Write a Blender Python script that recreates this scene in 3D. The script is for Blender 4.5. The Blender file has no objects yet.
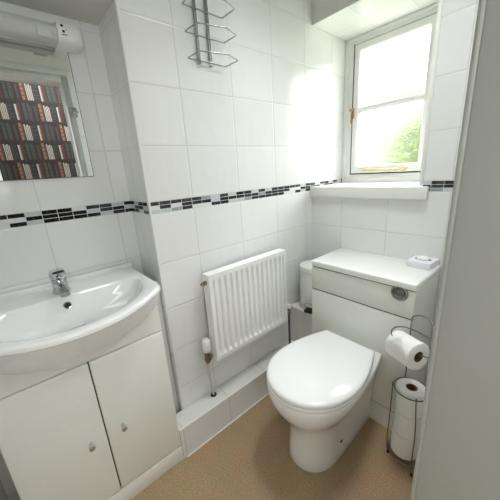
import bpy, bmesh, math, random
from mathutils import Vector, Matrix
random.seed(7)
S = bpy.context.scene
COL = S.collection
PI = math.pi

# ------------------------------------------------------------------ helpers
def lin(r, g, b):
    f = lambda c: (c/255/12.92 if c/255 <= .04045 else ((c/255+.055)/1.055)**2.4)
    return (f(r), f(g), f(b), 1)

def mat(name, col, rough=.5, metal=0, spec=.5, noise=0, nscale=20, bump=0, bscale=60, coat=0):
    m = bpy.data.materials.new(name); m.use_nodes = True
    nt = m.node_tree; b = nt.nodes['Principled BSDF']
    b.inputs['Base Color'].default_value = col
    b.inputs['Roughness'].default_value = rough
    b.inputs['Metallic'].default_value = metal
    b.inputs['Specular IOR Level'].default_value = spec
    b.inputs['Coat Weight'].default_value = coat
    tc = nt.nodes.new('ShaderNodeTexCoord')
    if noise:
        n = nt.nodes.new('ShaderNodeTexNoise'); n.inputs['Scale'].default_value = nscale; n.inputs['Detail'].default_value = 6
        r = nt.nodes.new('ShaderNodeValToRGB')
        r.color_ramp.elements[0].position = .3; r.color_ramp.elements[1].position = .7
        r.color_ramp.elements[0].color = tuple(c*(1-noise) for c in col[:3]) + (1,)
        r.color_ramp.elements[1].color = tuple(min(1, c*(1+noise)) for c in col[:3]) + (1,)
        nt.links.new(tc.outputs['Object'], n.inputs['Vector']); nt.links.new(n.outputs['Fac'], r.inputs['Fac'])
        nt.links.new(r.outputs['Color'], b.inputs['Base Color'])
    if bump:
        n = nt.nodes.new('ShaderNodeTexNoise'); n.inputs['Scale'].default_value = bscale
        bp = nt.nodes.new('ShaderNodeBump'); bp.inputs['Strength'].default_value = bump; bp.inputs['Distance'].default_value = .003
        nt.links.new(tc.outputs['Object'], n.inputs['Vector']); nt.links.new(n.outputs['Fac'], bp.inputs['Height'])
        nt.links.new(bp.outputs['Normal'], b.inputs['Normal'])
    return m

TW, TH = .2491, .2
def tile_mat(name, base, grout, rough=.12):
    m = bpy.data.materials.new(name); m.use_nodes = True
    nt = m.node_tree; N = nt.nodes; L = nt.links; b = N['Principled BSDF']
    uv = N.new('ShaderNodeUVMap'); uv.uv_map = 'UVMap'
    br = N.new('ShaderNodeTexBrick')
    br.offset = 0; br.squash = 1
    br.inputs['Color1'].default_value = base
    br.inputs['Color2'].default_value = tuple(c*.965 for c in base[:3]) + (1,)
    br.inputs['Mortar'].default_value = grout
    br.inputs['Scale'].default_value = 1; br.inputs['Mortar Size'].default_value = .0020
    br.inputs['Mortar Smooth'].default_value = .3
    br.inputs['Brick Width'].default_value = TW; br.inputs['Row Height'].default_value = TH
    L.new(uv.outputs['UV'], br.inputs['Vector'])
    L.new(br.outputs['Color'], b.inputs['Base Color'])
    # pillow edge + wavy glaze
    br2 = N.new('ShaderNodeTexBrick'); br2.offset = 0; br2.squash = 1
    for k, v in (('Scale', 1), ('Mortar Size', .006), ('Mortar Smooth', 1), ('Brick Width', TW), ('Row Height', TH)):
        br2.inputs[k].default_value = v
    L.new(uv.outputs['UV'], br2.inputs['Vector'])
    ns = N.new('ShaderNodeTexNoise'); ns.inputs['Scale'].default_value = 14; ns.inputs['Detail'].default_value = 1
    mp = N.new('ShaderNodeMapping'); mp.inputs['Scale'].default_value = (1, .5, 1)
    L.new(uv.outputs['UV'], mp.inputs['Vector']); L.new(mp.outputs['Vector'], ns.inputs['Vector'])
    b1 = N.new('ShaderNodeBump'); b1.inputs['Strength'].default_value = .35; b1.inputs['Distance'].default_value = .0045
    L.new(ns.outputs['Fac'], b1.inputs['Height'])
    b2 = N.new('ShaderNodeBump'); b2.invert = True; b2.inputs['Strength'].default_value = .6; b2.inputs['Distance'].default_value = .0016
    L.new(br2.outputs['Fac'], b2.inputs['Height']); L.new(b1.outputs['Normal'], b2.inputs['Normal'])
    L.new(b2.outputs['Normal'], b.inputs['Normal'])
    rr = N.new('ShaderNodeMapRange'); rr.inputs['To Min'].default_value = rough; rr.inputs['To Max'].default_value = .7
    L.new(br.outputs['Fac'], rr.inputs['Value']); L.new(rr.outputs['Result'], b.inputs['Roughness'])
    return m

def band_mat():
    m = bpy.data.materials.new('glass_mosaic'); m.use_nodes = True
    nt = m.node_tree; N = nt.nodes; L = nt.links; b = N['Principled BSDF']
    uv = N.new('ShaderNodeUVMap'); uv.uv_map = 'UVMap'
    br = N.new('ShaderNodeTexBrick'); br.offset = 0; br.squash = 1
    br.inputs['Color1'].default_value = (0, 0, 0, 1); br.inputs['Color2'].default_value = (1, 1, 1, 1)
    br.inputs['Mortar'].default_value = (.5, .5, .5, 1)
    for k, v in (('Scale', 1), ('Mortar Size', .0009), ('Mortar Smooth', .1), ('Brick Width', .047), ('Row Height', .0150)):
        br.inputs[k].default_value = v
    L.new(uv.outputs['UV'], br.inputs['Vector'])
    r = N.new('ShaderNodeValToRGB'); r.color_ramp.interpolation = 'CONSTANT'
    e = r.color_ramp.elements
    e[0].position = 0; e[0].color = lin(26, 26, 30)
    e[1].position = .30; e[1].color = lin(48, 47, 52)
    for p, c in ((.48, lin(196, 203, 203)), (.64, lin(30, 29, 33)), (.74, lin(150, 158, 159)), (.82, lin(222, 225, 223))):
        x = e.new(p); x.color = c
    L.new(br.outputs['Color'], r.inputs['Fac'])
    ns = N.new('ShaderNodeTexNoise'); ns.inputs['Scale'].default_value = 90; ns.inputs['Detail'].default_value = 4
    L.new(uv.outputs['UV'], ns.inputs['Vector'])
    nr = N.new('ShaderNodeValToRGB'); nr.color_ramp.elements[0].position = .55; nr.color_ramp.elements[1].position = .8
    nr.color_ramp.elements[0].color = (0, 0, 0, 1); nr.color_ramp.elements[1].color = (.25, .25, .25, 1)
    L.new(ns.outputs['Fac'], nr.inputs['Fac'])
    ad = N.new('ShaderNodeMix'); ad.data_type = 'RGBA'; ad.blend_type = 'SCREEN'; ad.inputs['Factor'].default_value = .45
    L.new(r.outputs['Color'], ad.inputs['A']); L.new(nr.outputs['Color'], ad.inputs['B'])
    mx = N.new('ShaderNodeMix'); mx.data_type = 'RGBA'
    L.new(br.outputs['Fac'], mx.inputs['Factor']); L.new(ad.outputs['Result'], mx.inputs['A'])
    mx.inputs['B'].default_value = lin(222, 224, 220)
    L.new(mx.outputs['Result'], b.inputs['Base Color'])
    bp = N.new('ShaderNodeBump'); bp.invert = True; bp.inputs['Strength'].default_value = .6; bp.inputs['Distance'].default_value = .001
    L.new(br.outputs['Fac'], bp.inputs['Height']); L.new(bp.outputs['Normal'], b.inputs['Normal'])
    b.inputs['Roughness'].default_value = .12
    return m

def link(name, bm, ms, parent=None, smooth=None):
    """link a bmesh as ONE mesh object; smooth = auto-smooth angle in degrees"""
    bmesh.ops.recalc_face_normals(bm, faces=bm.faces[:])
    me = bpy.data.meshes.new(name); bm.to_mesh(me); bm.free()
    for m in (ms if isinstance(ms, (list, tuple)) else [ms]): me.materials.append(m)
    if smooth is not None:
        me.polygons.foreach_set('use_smooth', [True]*len(me.polygons))
        me.set_sharp_from_angle(angle=math.radians(smooth))
    o = bpy.data.objects.new(name, me); COL.objects.link(o)
    if parent:
        o.parent = parent
        o.matrix_parent_inverse = Matrix.Translation(-world_loc(parent))
    return o

def world_loc(o):
    v = Vector(o.location)
    return v if (o.type == 'EMPTY') else Vector((0, 0, 0))

def tag(o, label, cat, group=None):
    o['label'] = label; o['category'] = cat
    if group: o['group'] = group
    return o

def thing(name, loc, label, cat, group=None):
    o = bpy.data.objects.new(name, None); COL.objects.link(o); o.location = loc
    o.empty_display_size = .05
    return tag(o, label, cat, group)

def struct(o):
    o['kind'] = 'structure'; return o

def box(bm, x0, x1, y0, y1, z0, z1, bev=0, seg=2, mi=0):
    vs = [bm.verts.new((x, y, z)) for z in (z0, z1) for y in (y0, y1) for x in (x0, x1)]
    F = [(0,2,3,1), (4,5,7,6), (0,1,5,4), (2,6,7,3), (0,4,6,2), (1,3,7,5)]
    fs = [bm.faces.new([vs[i] for i in f]) for f in F]
    for f in fs: f.material_index = mi
    if bev:
        es = list({e for f in fs for e in f.edges})
        r = bmesh.ops.bevel(bm, geom=es, offset=bev, segments=seg, affect='EDGES', profile=.5)
        for f in r['faces']: f.material_index = mi
    return fs

def B(): return bmesh.new()
def boxbm(*a, **k):
    bm = B(); box(bm, *a, **k); return bm

def tube(bm, pts, r, n=8, closed=False, cap=True):
    P = [Vector(p) for p in pts]; m = len(P); rings = []
    up = None
    for i in range(m):
        if closed: t = (P[(i+1) % m]-P[i-1])
        else: t = P[min(i+1, m-1)]-P[max(i-1, 0)]
        t.normalize()
        if up is None:
            up = Vector((0, 0, 1)) if abs(t.z) < .9 else Vector((1, 0, 0))
        up = (up - t*up.dot(t)).normalized(); s = t.cross(up)
        rr = r[i] if isinstance(r, (list, tuple)) else r
        rings.append([bm.verts.new(P[i]+(up*math.cos(a)+s*math.sin(a))*rr) for a in [2*PI*k/n for k in range(n)]])
    for i in range(m if closed else m-1):
        a, b = rings[i], rings[(i+1) % m]
        for k in range(n): bm.faces.new((a[k], a[(k+1) % n], b[(k+1) % n], b[k]))
    if cap and not closed:
        bm.faces.new(rings[0][::-1]); bm.faces.new(rings[-1])

def smoothpath(pts, sub=6):
    P = [Vector(p) for p in pts]; out = []
    for i in range(len(P)-1):
        p0, p1, p2, p3 = P[max(i-1, 0)], P[i], P[i+1], P[min(i+2, len(P)-1)]
        for k in range(sub):
            t = k/sub
            out.append(.5*((2*p1)+(-p0+p2)*t+(2*p0-5*p1+4*p2-p3)*t*t+(-p0+3*p1-3*p2+p3)*t**3))
    out.append(P[-1]); return out

def lathe(bm, prof, c=(0, 0, 0), n=32, mtx=None, closed=False):
    rings = []
    for r, z in prof:
        if r < 1e-6: rings.append([bm.verts.new((0, 0, z))])
        else: rings.append([bm.verts.new((r*math.cos(2*PI*k/n), r*math.sin(2*PI*k/n), z)) for k in range(n)])
    L = len(rings)
    for i in range(L if closed else L-1):
        a, b = rings[i], rings[(i+1) % L]
        for k in range(n):
            f = [a[k % len(a)], a[(k+1) % len(a)], b[(k+1) % len(b)], b[k % len(b)]]
            f = [v for j, v in enumerate(f) if v not in f[:j]]
            if len(f) > 2: bm.faces.new(f)
    M = Matrix.Translation(c) @ (mtx or Matrix())
    bmesh.ops.transform(bm, matrix=M, verts=[v for r in rings for v in r])

def loft(bm, rings, cap0=True, cap1=True):
    R = [[bm.verts.new(p) for p in r] for r in rings]
    n = len(R[0])
    for a, b in zip(R, R[1:]):
        for k in range(n): bm.faces.new((a[k], a[(k+1) % n], b[(k+1) % n], b[k]))
    if cap0: bm.faces.new(R[0][::-1])
    if cap1: bm.faces.new(R[-1])
    return R

def set_uv(me_obj, offx=.059, offy=.2003, zref=0.0, rot=0):
    me = me_obj.data; uv = me.uv_layers.new(name='UVMap')
    for p in me.polygons:
        n = p.normal
        for li in p.loop_indices:
            x, y, z = me.vertices[me.loops[li].vertex_index].co
            if abs(n.z) > .7: uv.data[li].uv = (x+offx, y+offy)
            elif abs(n.x) > abs(n.y): uv.data[li].uv = (y+offy, z-zref)
            else: uv.data[li].uv = (x+offx, z-zref)

# ------------------------------------------------------------------ constants (metres)
ZB, ZT = 1.0739, 1.1187          # mosaic band
CX, DEPTH = -.992, .2            # corner of the boxed-out wall, depth of the basin alcove
WY = -.59                        # right side of the window opening
SILL, LINT = 1.105, 1.912
CEIL, SOFF = 2.3, 1.745
FRONT = -.9205                    # room side of the doorway wall
XL = -1.64

M_tile = tile_mat('white_glazed_tile', lin(233, 234, 232), lin(210, 211, 207))
M_ltile = tile_mat('grey_white_ledge_tile', lin(222, 222, 219), lin(190, 190, 185), .2)
M_band = band_mat()
M_paint = mat('white_paint', lin(226, 226, 221), .55, bump=.1, bscale=40)
M_ceil = mat('ceiling_paint', lin(214, 214, 209), .8, bump=.15, bscale=60)
M_gloss = mat('white_gloss_paint', lin(224, 225, 222), .22, bump=.06, bscale=25)
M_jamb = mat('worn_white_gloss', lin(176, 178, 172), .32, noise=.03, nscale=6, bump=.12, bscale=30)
M_win = mat('window_paint', lin(235, 236, 232), .3, bump=.08, bscale=70)
M_cab = mat('white_laminate', lin(227, 228, 221), .35, noise=.012, nscale=90)
M_cabtop = mat('white_worktop', lin(236, 236, 233), .18)
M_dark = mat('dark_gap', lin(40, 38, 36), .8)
M_cer = mat('white_ceramic', lin(234, 235, 234), .06, coat=.4)
M_seat = mat('white_plastic_seat', lin(240, 241, 241), .12)
M_chrome = mat('chrome', lin(205, 207, 210), .08, 1)
M_wire = mat('chrome_wire', lin(165, 166, 166), .25, 1)
M_stand = mat('dull_chrome_wire', lin(134, 131, 126), .28, 1)
M_rad = mat('radiator_enamel', lin(240, 241, 238), .28)
M_plastic = mat('white_plastic', lin(232, 233, 230), .35)
M_bin = mat('white_enamel', lin(228, 229, 226), .2)
M_black = mat('black_plastic', lin(18, 18, 18), .4)
M_brass = mat('aged_brass', lin(172, 148, 102), .35, 1, noise=.15, nscale=40)
M_paintbrass = mat('paint_flecked_brass', lin(214, 200, 150), .4, .3, noise=.1, nscale=40)
M_copper = mat('tarnished_pipe', lin(150, 132, 112), .35, 1, noise=.2, nscale=60)
M_pipe = mat('painted_pipe', lin(205, 204, 198), .35)
M_paper = mat('toilet_paper', lin(240, 240, 236), .9, bump=.25, bscale=220)
M_core = mat('cardboard_core', lin(122, 94, 64), .9, noise=.1, nscale=60)
M_diff = mat('clear_grey_diffuser', lin(198, 201, 196), .3)
M_tissue = mat('white_card', lin(234, 234, 238), .5)
M_caulk = mat('white_sealant', lin(225, 225, 220), .4)

# floor: speckled brown vinyl
def floor_mat():
    m = bpy.data.materials.new('speckled_brown_floor'); m.use_nodes = True
    nt = m.node_tree; N = nt.nodes; L = nt.links; b = N['Principled BSDF']
    tc = N.new('ShaderNodeTexCoord')
    n1 = N.new('ShaderNodeTexNoise'); n1.inputs['Scale'].default_value = 190; n1.inputs['Detail'].default_value = 3; n1.inputs['Roughness'].default_value = .7
    r1 = N.new('ShaderNodeValToRGB'); e = r1.color_ramp.elements
    e[0].position = .3; e[0].color = lin(126, 102, 72); e[1].position = .72; e[1].color = lin(184, 158, 120)
    x = e.new(.5); x.color = lin(156, 130, 95)
    n2 = N.new('ShaderNodeTexNoise'); n2.inputs['Scale'].default_value = 9; n2.inputs['Detail'].default_value = 4
    mx = N.new('ShaderNodeMix'); mx.data_type = 'RGBA'; mx.blend_type = 'OVERLAY'; mx.inputs['Factor'].default_value = .18
    L.new(tc.outputs['Object'], n1.inputs['Vector']); L.new(tc.outputs['Object'], n2.inputs['Vector'])
    L.new(n1.outputs['Fac'], r1.inputs['Fac']); L.new(r1.outputs['Color'], mx.inputs['A']); L.new(n2.outputs['Color'], mx.inputs['B'])
    hs = N.new('ShaderNodeHueSaturation'); hs.inputs['Saturation'].default_value = .95
    L.new(mx.outputs['Result'], hs.inputs['Color']); L.new(hs.outputs['Color'], b.inputs['Base Color'])
    b.inputs['Roughness'].default_value = .6
    bp = N.new('ShaderNodeBump'); bp.inputs['Strength'].default_value = .2; bp.inputs['Distance'].default_value = .001
    L.new(n1.outputs['Fac'], bp.inputs['Height']); L.new(bp.outputs['Normal'], b.inputs['Normal'])
    return m
M_floor = floor_mat()

# ------------------------------------------------------------------ the room
def wall(name, boxes, ms, **uv):
    """boxes: (x0,x1,y0,y1,z0,z1, material index, zref)"""
    bm = B(); zr = []
    for b in boxes:
        box(bm, *b[:6], mi=b[6])
        zr += [b[7]]*6
    me = bpy.data.meshes.new(name); bm.normal_update(); bm.to_mesh(me); bm.free()
    for m in ms: me.materials.append(m)
    o = bpy.data.objects.new(name, me); COL.objects.link(o)
    u = me.uv_layers.new(name='UVMap')
    ox, oy = uv.get('ox', .059), uv.get('oy', .2003)
    for i, p in enumerate(me.polygons):
        n = p.normal
        for li in p.loop_indices:
            x, y, z = me.vertices[me.loops[li].vertex_index].co
            if abs(n.z) > .7: u.data[li].uv = (x+ox, y+oy)
            elif abs(n.x) > abs(n.y): u.data[li].uv = (y+oy, z-zr[i])
            else: u.data[li].uv = (x+ox, z-zr[i])
    return struct(o)

def tiled(x0, x1, y0, y1, z1=CEIL, z0=0):
    return [(x0, x1, y0, y1, z0, ZB, 0, ZB), (x0, x1, y0, y1, ZB, ZT, 1, ZB), (x0, x1, y0, y1, ZT, z1, 0, ZT)]

TM = [M_tile, M_band, M_paint]
# floor / ceiling
struct(link('floor', boxbm(XL-.1, .6, -1.06, .4, -.08, 0), M_floor))
struct(link('ceiling', boxbm(XL-.1, .6, -1.06, .4, CEIL, CEIL+.08), M_ceil))
struct(link('ceiling_alcove', boxbm(XL, CX-.0005, .0, DEPTH, SOFF, CEIL), M_ceil))
# radiator wall (runs on past the window wall as the left cheek of the window recess)
wall('wall_back', tiled(CX, .40, 0, .3), TM, oy=.125)
wall('wall_alcove', tiled(XL-.1, CX-.0002, DEPTH, .3), TM, ox=1.302)
wall('wall_left', tiled(XL-.1, XL, -1.06, DEPTH), TM)
# window wall
wall('wall_right',
     [(0, .40, WY, -.0005, 0, ZB, 0, ZB)] +                                     # below the window
     [(0, .40, WY, -.0005, ZB, SILL-.055, 1, ZB)] * 0 +
     [(0, .40, WY, -.0005, LINT, CEIL, 2, ZT)] +                                # lintel
     tiled(0, .40, FRONT-.12, WY-.0003), TM)
# window reveal soffit tiles
wall('trim_1', [(.0, .335, WY, -.001, LINT-.004, LINT-.0005, 0, 0)], [M_tile])
# corner bead of the window opening
bm = B(); box(bm, -.004, .012, WY-.004, WY+.012, SILL-.007, LINT-.005, bev=.003)
struct(link('trim_2', bm, M_win, smooth=40))
# corner bead of the boxed-out wall
bm = B(); box(bm, CX-.0022, CX+.006, -.0022, .006, .16, CEIL-.002, bev=.0018)
struct(link('trim_3', bm, M_caulk, smooth=40))

# doorway wall on the camera's side: right of the doorway, left of it and over it
DJ, DL, DH = -.935, -1.60, 1.85
wall('wall_front', tiled(DJ+.035, .0, FRONT-.117, FRONT-.0001) + [(XL, DJ+.035, FRONT-.117, FRONT-.0001, DH+.035, CEIL, 2, 0)], TM)
bm = B()
# jamb lining and head with a rounded bead along its room edge
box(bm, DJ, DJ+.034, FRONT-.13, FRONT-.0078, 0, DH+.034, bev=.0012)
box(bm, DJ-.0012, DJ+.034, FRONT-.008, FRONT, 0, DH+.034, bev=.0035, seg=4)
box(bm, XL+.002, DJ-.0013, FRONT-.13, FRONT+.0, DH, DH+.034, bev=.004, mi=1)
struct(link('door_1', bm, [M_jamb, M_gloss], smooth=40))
# architrave over the doorway on the room side
bm = B()
box(bm, XL+.002, DJ+.036, FRONT+.0005, FRONT+.014, DH+.038, DH+.07, bev=.004, seg=3)
struct(link('trim_4', bm, M_gloss, smooth=40))

# pipe ledge along the radiator wall and the taller boxing in the corner
LD, LZ = .0935, .158
VX_R = -1.0562
wall('trim_5', [(VX_R+.002, -.001, -LD, -.001, 0, LZ, 0, -.042)], [M_ltile], ox=.79, oy=.155)
bm = B(); box(bm, VX_R+.003, -.23, -LD-.0015, -LD+.007, LZ-.006, LZ+.0015, bev=.0012)
struct(link('trim_6', bm, M_caulk, smooth=40))
bm = B(); box(bm, -1.04, -.29, -LD-.007, -LD-.0003, 0.0002, .006, bev=.002)
struct(link('trim_7', bm, M_caulk, smooth=40))
BX = -.226
wall('trim_8', [(BX, -.0005, -.2085, -.0005, LZ+.0005, .40, 0, .20)], [M_ltile], ox=.1, oy=.05)

bm = B(); box(bm, VX_R+.0025, CX-.0025, .030, .045, .001, .80, bev=.004)
struct(link('trim_9', bm, M_gloss, smooth=40))

# ------------------------------------------------------------------ hall beyond the doorway
struct(link('floor_hall', boxbm(-2.6, 1.0, -2.12, -1.0605, -.08, 0), M_floor))
struct(link('ceiling_hall', boxbm(-2.6, 1.0, -2.12, -1.0605, 2.35, 2.43), M_ceil))
# far hall wall: printed bookcase wallpaper
HY = -2.1
bm = B(); cl = bm.loops.layers.float_color.new('paper')
def prect(x0, x1, z0, z1, c, d, sk=0):
    vs = [bm.verts.new((x, HY+d, z)) for x, z in ((x0, z0), (x1, z0), (x1+sk, z1), (x0+sk, z1))]
    f = bm.faces.new(vs)
    for l in f.loops: l[cl] = (c[0]*.42, c[1]*.46, c[2]*.48, 1)
prect(-2.6, 1.0, 0, 2.35, lin(34, 20, 15), 0)
MOTIF = [('w', .013, .86), ('w', .012, .80), ('w', .013, .84), ('w', .011, .78), ('r', .010, .82), ('n', .034, .88), ('d', .012, .8),
         ('w', .020, .82), ('b', .010, .86), ('r', .016, .92), ('d', .012, .84), ('g', .028, .92), ('d', .008, .86), ('g', .022, .90), ('b', .010, .80), ('d', .018, .84), ('g', .014, .78), ('r', .010, .84),
         ('d', .016, .86), ('c', .024, .92), ('b', .012, .84)]
PC = {'w': lin(226, 212, 200), 'r': lin(104, 40, 32), 'n': lin(30, 40, 46), 'd': lin(32, 28, 25), 'b': lin(96, 62, 44), 'g': lin(70, 72, 66), 'c': lin(166, 110, 76)}
row = .1775
for k in range(13):
    z = 2.335-(13-k)*row + .0
    prect(-2.6, 1.0, z-.018, z-.004, lin(62, 26, 18), .0003)
    x = -2.6 - (k*.137 % .36)
    while x < 1.0:
        for t, w, h in MOTIF:
            h2 = row*(h-.06)
            if x > -2.59 and x+w < .99:
                prect(x+.0012, x+w-.0012, z, z+h2, PC[t], .0004)
                if t in 'cng':
                    for q in (.15, .32, .6, .82): prect(x+.002, x+w-.002, z+h2*q, z+h2*(q+.03), lin(196, 140, 92) if t == 'c' else lin(96, 92, 80), .0006)
                if t == 'c':
                    for q in (.22, .45, .7): prect(x+.005, x+w-.006, z+h2*q, z+h2*(q+.08), lin(120, 58, 36), .0007)
                if t == 'w': prect(x+w*.6, x+w-.0018, z, z+h2*.97, lin(160, 120, 100), .0006)
            x += w
        x += .004
mp = bpy.data.materials.new('bookcase_wallpaper'); mp.use_nodes = True
at = mp.node_tree.nodes.new('ShaderNodeAttribute'); at.attribute_name = 'paper'
mp.node_tree.links.new(at.outputs['Color'], mp.node_tree.nodes['Principled BSDF'].inputs['Base Color'])
mp.node_tree.nodes['Principled BSDF'].inputs['Roughness'].default_value = .7
for f in bm.faces: f.normal_update()
me = bpy.data.meshes.new('wall_hall'); bm.to_mesh(me); bm.free(); me.materials.append(mp)
o = bpy.data.objects.new('wall_hall', me); COL.objects.link(o); struct(o)
bm = B()
for a in ((-1.95, -1.90, 1.07, 2.17), (-1.42, -1.37, 1.07, 2.17), (-1.90, -1.42, 1.07, 1.11), (-1.90, -1.42, 2.13, 2.17)): box(bm, a[0], a[1], HY+.001, HY+.04, a[2], a[3], bev=.004)
struct(link('hall_fill_frame', bm, M_win, smooth=40))  # bare frame added around the hall fill lamp, no real window behind
struct(link('wall_hall_left', boxbm(-2.7, -2.6, -2.1, -1.06, 0, 2.35), M_paint))
struct(link('wall_hall_right', boxbm(1.0, 1.1, -2.1, -1.06, 0, 2.35), M_paint))
struct(link('wall_hall_front', boxbm(-2.6, XL-.1, -1.1, -1.06, 0, 2.35), M_paint))

# ------------------------------------------------------------------ window
X0 = .335
def frame_bm(bm, x0, x1, ya, yb, za, zb, wl, wr, wb, wt, bev=.003):
    box(bm, x0, x1, ya-wl, ya, za, zb, bev=bev); box(bm, x0, x1, yb, yb+wr, za, zb, bev=bev)
    box(bm, x0+.0004, x1-.0004, yb+wr-.004, ya-wl+.004, za, za+wb, bev=bev); box(bm, x0+.0004, x1-.0004, yb+wr-.004, ya-wl+.004, zb-wt, zb, bev=bev)
bm = B(); frame_bm(bm, X0, X0+.06, -.001, WY+.001, SILL-.012, LINT-.005, .055, .105, .052, .036)
box(bm, X0-.008, X0+.002, -.028, -.001, SILL-.010, LINT-.005, bev=.003)           # stepped outer moulding
box(bm, X0-.008, X0+.002, WY+.001, WY+.06, SILL-.010, LINT-.005, bev=.003)
box(bm, X0-.008, X0+.002, WY+.05, -.02, SILL-.010, SILL+.02, bev=.003)
box(bm, X0-.008, X0+.002, WY+.05, -.02, LINT-.022, LINT-.005, bev=.003)
win = struct(link('window_1', bm, M_win, smooth=40))
bm = B(); frame_bm(bm, X0-.004, X0+.04, -.060, -.480, SILL+.046, LINT-.045, .033, .03, .044, .036)
box(bm, X0, X0+.03, -.452, -.09, 1.506, 1.536, bev=.005)
box(bm, X0-.003, X0+.01, -.452, -.09, 1.514, 1.528, bev=.004)
sash = link('sash', bm, M_win, win, smooth=40)
# dark strips painting in the shade of the gap round the sash
bm = B()
for ya, yb, za, zb in ((-.0602, -.0552, SILL+.042, LINT-.041), (-.485, -.4805, SILL+.042, LINT-.041)):
    box(bm, X0-.0034, X0+.012, ya, yb, za, zb)
box(bm, X0+.006, X0+.012, -.484, -.056, LINT-.0449, LINT-.0412)
box(bm, X0-.0034, X0+.012, -.484, -.056, SILL+.0402, SILL+.0458)
link('sash_gap_shade', bm, M_dark, win)

def pane_mat():
    m = bpy.data.materials.new('frosted_glass'); m.use_nodes = True
    nt = m.node_tree; N = nt.nodes; L = nt.links; N.remove(N['Principled BSDF'])
    out = N['Material Output']
    rf = N.new('ShaderNodeBsdfRefraction'); rf.inputs['Roughness'].default_value = .30; rf.inputs['IOR'].default_value = 1.15
    tr = N.new('ShaderNodeBsdfTransparent'); tr.inputs['Color'].default_value = (.97, .985, .975, 1)
    gl = N.new('ShaderNodeBsdfGlossy'); gl.inputs['Roughness'].default_value = .15
    tc = N.new('ShaderNodeTexCoord'); v = N.new('ShaderNodeTexVoronoi'); v.inputs['Scale'].default_value = 170
    n2 = N.new('ShaderNodeTexNoise'); n2.inputs['Scale'].default_value = 210
    bp = N.new('ShaderNodeBump'); bp.inputs['Strength'].default_value = .8; bp.inputs['Distance'].default_value = .004
    mix0 = N.new('ShaderNodeMath'); mix0.operation = 'ADD'
    L.new(tc.outputs['Object'], v.inputs['Vector']); L.new(tc.outputs['Object'], n2.inputs['Vector'])
    L.new(v.outputs['Distance'], mix0.inputs[0]); L.new(n2.outputs['Fac'], mix0.inputs[1])
    L.new(mix0.outputs[0], bp.inputs['Height'])
    L.new(bp.outputs['Normal'], rf.inputs['Normal']); L.new(bp.outputs['Normal'], gl.inputs['Normal'])
    a = N.new('ShaderNodeMixShader'); a.inputs[0].default_value = .32
    L.new(rf.outputs[0], a.inputs[1]); L.new(tr.outputs[0], a.inputs[2])
    c = N.new('ShaderNodeMixShader'); c.inputs[0].default_value = .04
    L.new(a.outputs[0], c.inputs[1]); L.new(gl.outputs[0], c.inputs[2])
    L.new(c.outputs[0], out.inputs['Surface'])
    return m
M_pane = pane_mat()
for z0, z1 in ((SILL+.088, 1.508), (1.534, LINT-.079)):
    bm = B()
    f = bm.faces.new([bm.verts.new(p) for p in ((X0+.016, -.452, z0), (X0+.016, -.452, z1), (X0+.016, -.09, z1), (X0+.016, -.09, z0))])
    link('pane', bm, M_pane, win)
# sill board
bm = B(); box(bm, -.022, X0-.002, WY-.028, -.003, SILL-.066, SILL-.009, bev=.004, seg=3)
link('window_sill', bm, M_win, win, smooth=40)
# brass cockspur handle on the left stile, brass stay along the bottom rail
bm = B()
box(bm, X0-.011, X0-.004, -.073, -.062, 1.478, 1.535, bev=.003)
tube(bm, smoothpath([(X0-.011, -.067, 1.527), (X0-.024, -.067, 1.527), (X0-.030, -.066, 1.512), (X0-.026, -.065, 1.47), (X0-.022, -.065, 1.446)]),
     [.0045]*6+[.0045]*6+[.004]*6+[.006]*7, n=10)
box(bm, X0-.013, X0-.004, -.062, -.04, 1.521, 1.533, bev=.003)
link('window_handle', bm, M_brass, win, smooth=50)
bm = B()
tube(bm, smoothpath([(X0-.012, -.145, SILL+.068), (X0-.018, -.2, SILL+.064), (X0-.018, -.32, SILL+.062), (X0-.016, -.395, SILL+.062)]), .0062, n=8)
box(bm, X0-.020, X0-.003, -.40, -.375, SILL+.052, SILL+.072, bev=.003)
box(bm, X0-.014, X0-.003, -.165, -.145, SILL+.055, SILL+.078, bev=.003)
tube(bm, smoothpath([(X0-.008, -.15, SILL+.066), (X0-.01, -.12, SILL+.078), (X0-.008, -.105, SILL+.08)]), .004, n=6)
link('window_stay', bm, M_paintbrass, win, smooth=50)

# outside: lawn and shrubs seen through the frosted panes
M_lawn = mat('lawn', lin(128, 132, 112), .9, noise=.2, nscale=8)
M_leaf = mat('leaves', lin(88, 106, 52), .7, noise=.35, nscale=9)
struct(link('ground', boxbm(.7, 30, -14, 14, -.5, -.3), M_lawn))
def bush(c, r, h, n, seed):
    rnd = random.Random(seed); bm = B()
    for i in range(n):
        u, v = rnd.random()*2*PI, rnd.random()
        rad = r*(.55+.45*rnd.random())
        p = Vector((c[0]+rad*math.cos(u)*math.sqrt(1-(2*v-1)**2), c[1]+rad*math.sin(u)*math.sqrt(1-(2*v-1)**2), c[2]+h*.5+(2*v-1)*h*.5))
        s = .04+.05*rnd.random()
        a = Vector((rnd.gauss(0, 1), rnd.gauss(0, 1), rnd.gauss(0, 1))).normalized(); b = a.orthogonal().normalized()
        vs = [bm.verts.new(p+a*s), bm.verts.new(p+b*s*.5), bm.verts.new(p-a*s), bm.verts.new(p-b*s*.5)]
        bm.faces.new(vs)
    return bm
t = thing('shrub', (3.2, .55, -.3), 'green leafy shrub outside, showing blurred through the lower right of the frosted window', 'shrub')
link('foliage', bush((3.2, .55, .1), .8, 2.1, 7000, 3), M_leaf, t)
bm = B(); tube(bm, [(3.2, .55, -.3), (3.22, .56, .6), (3.2, .5, 1.2)], [.04, .03, .015]); link('stem', bm, M_core, t, smooth=60)

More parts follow.
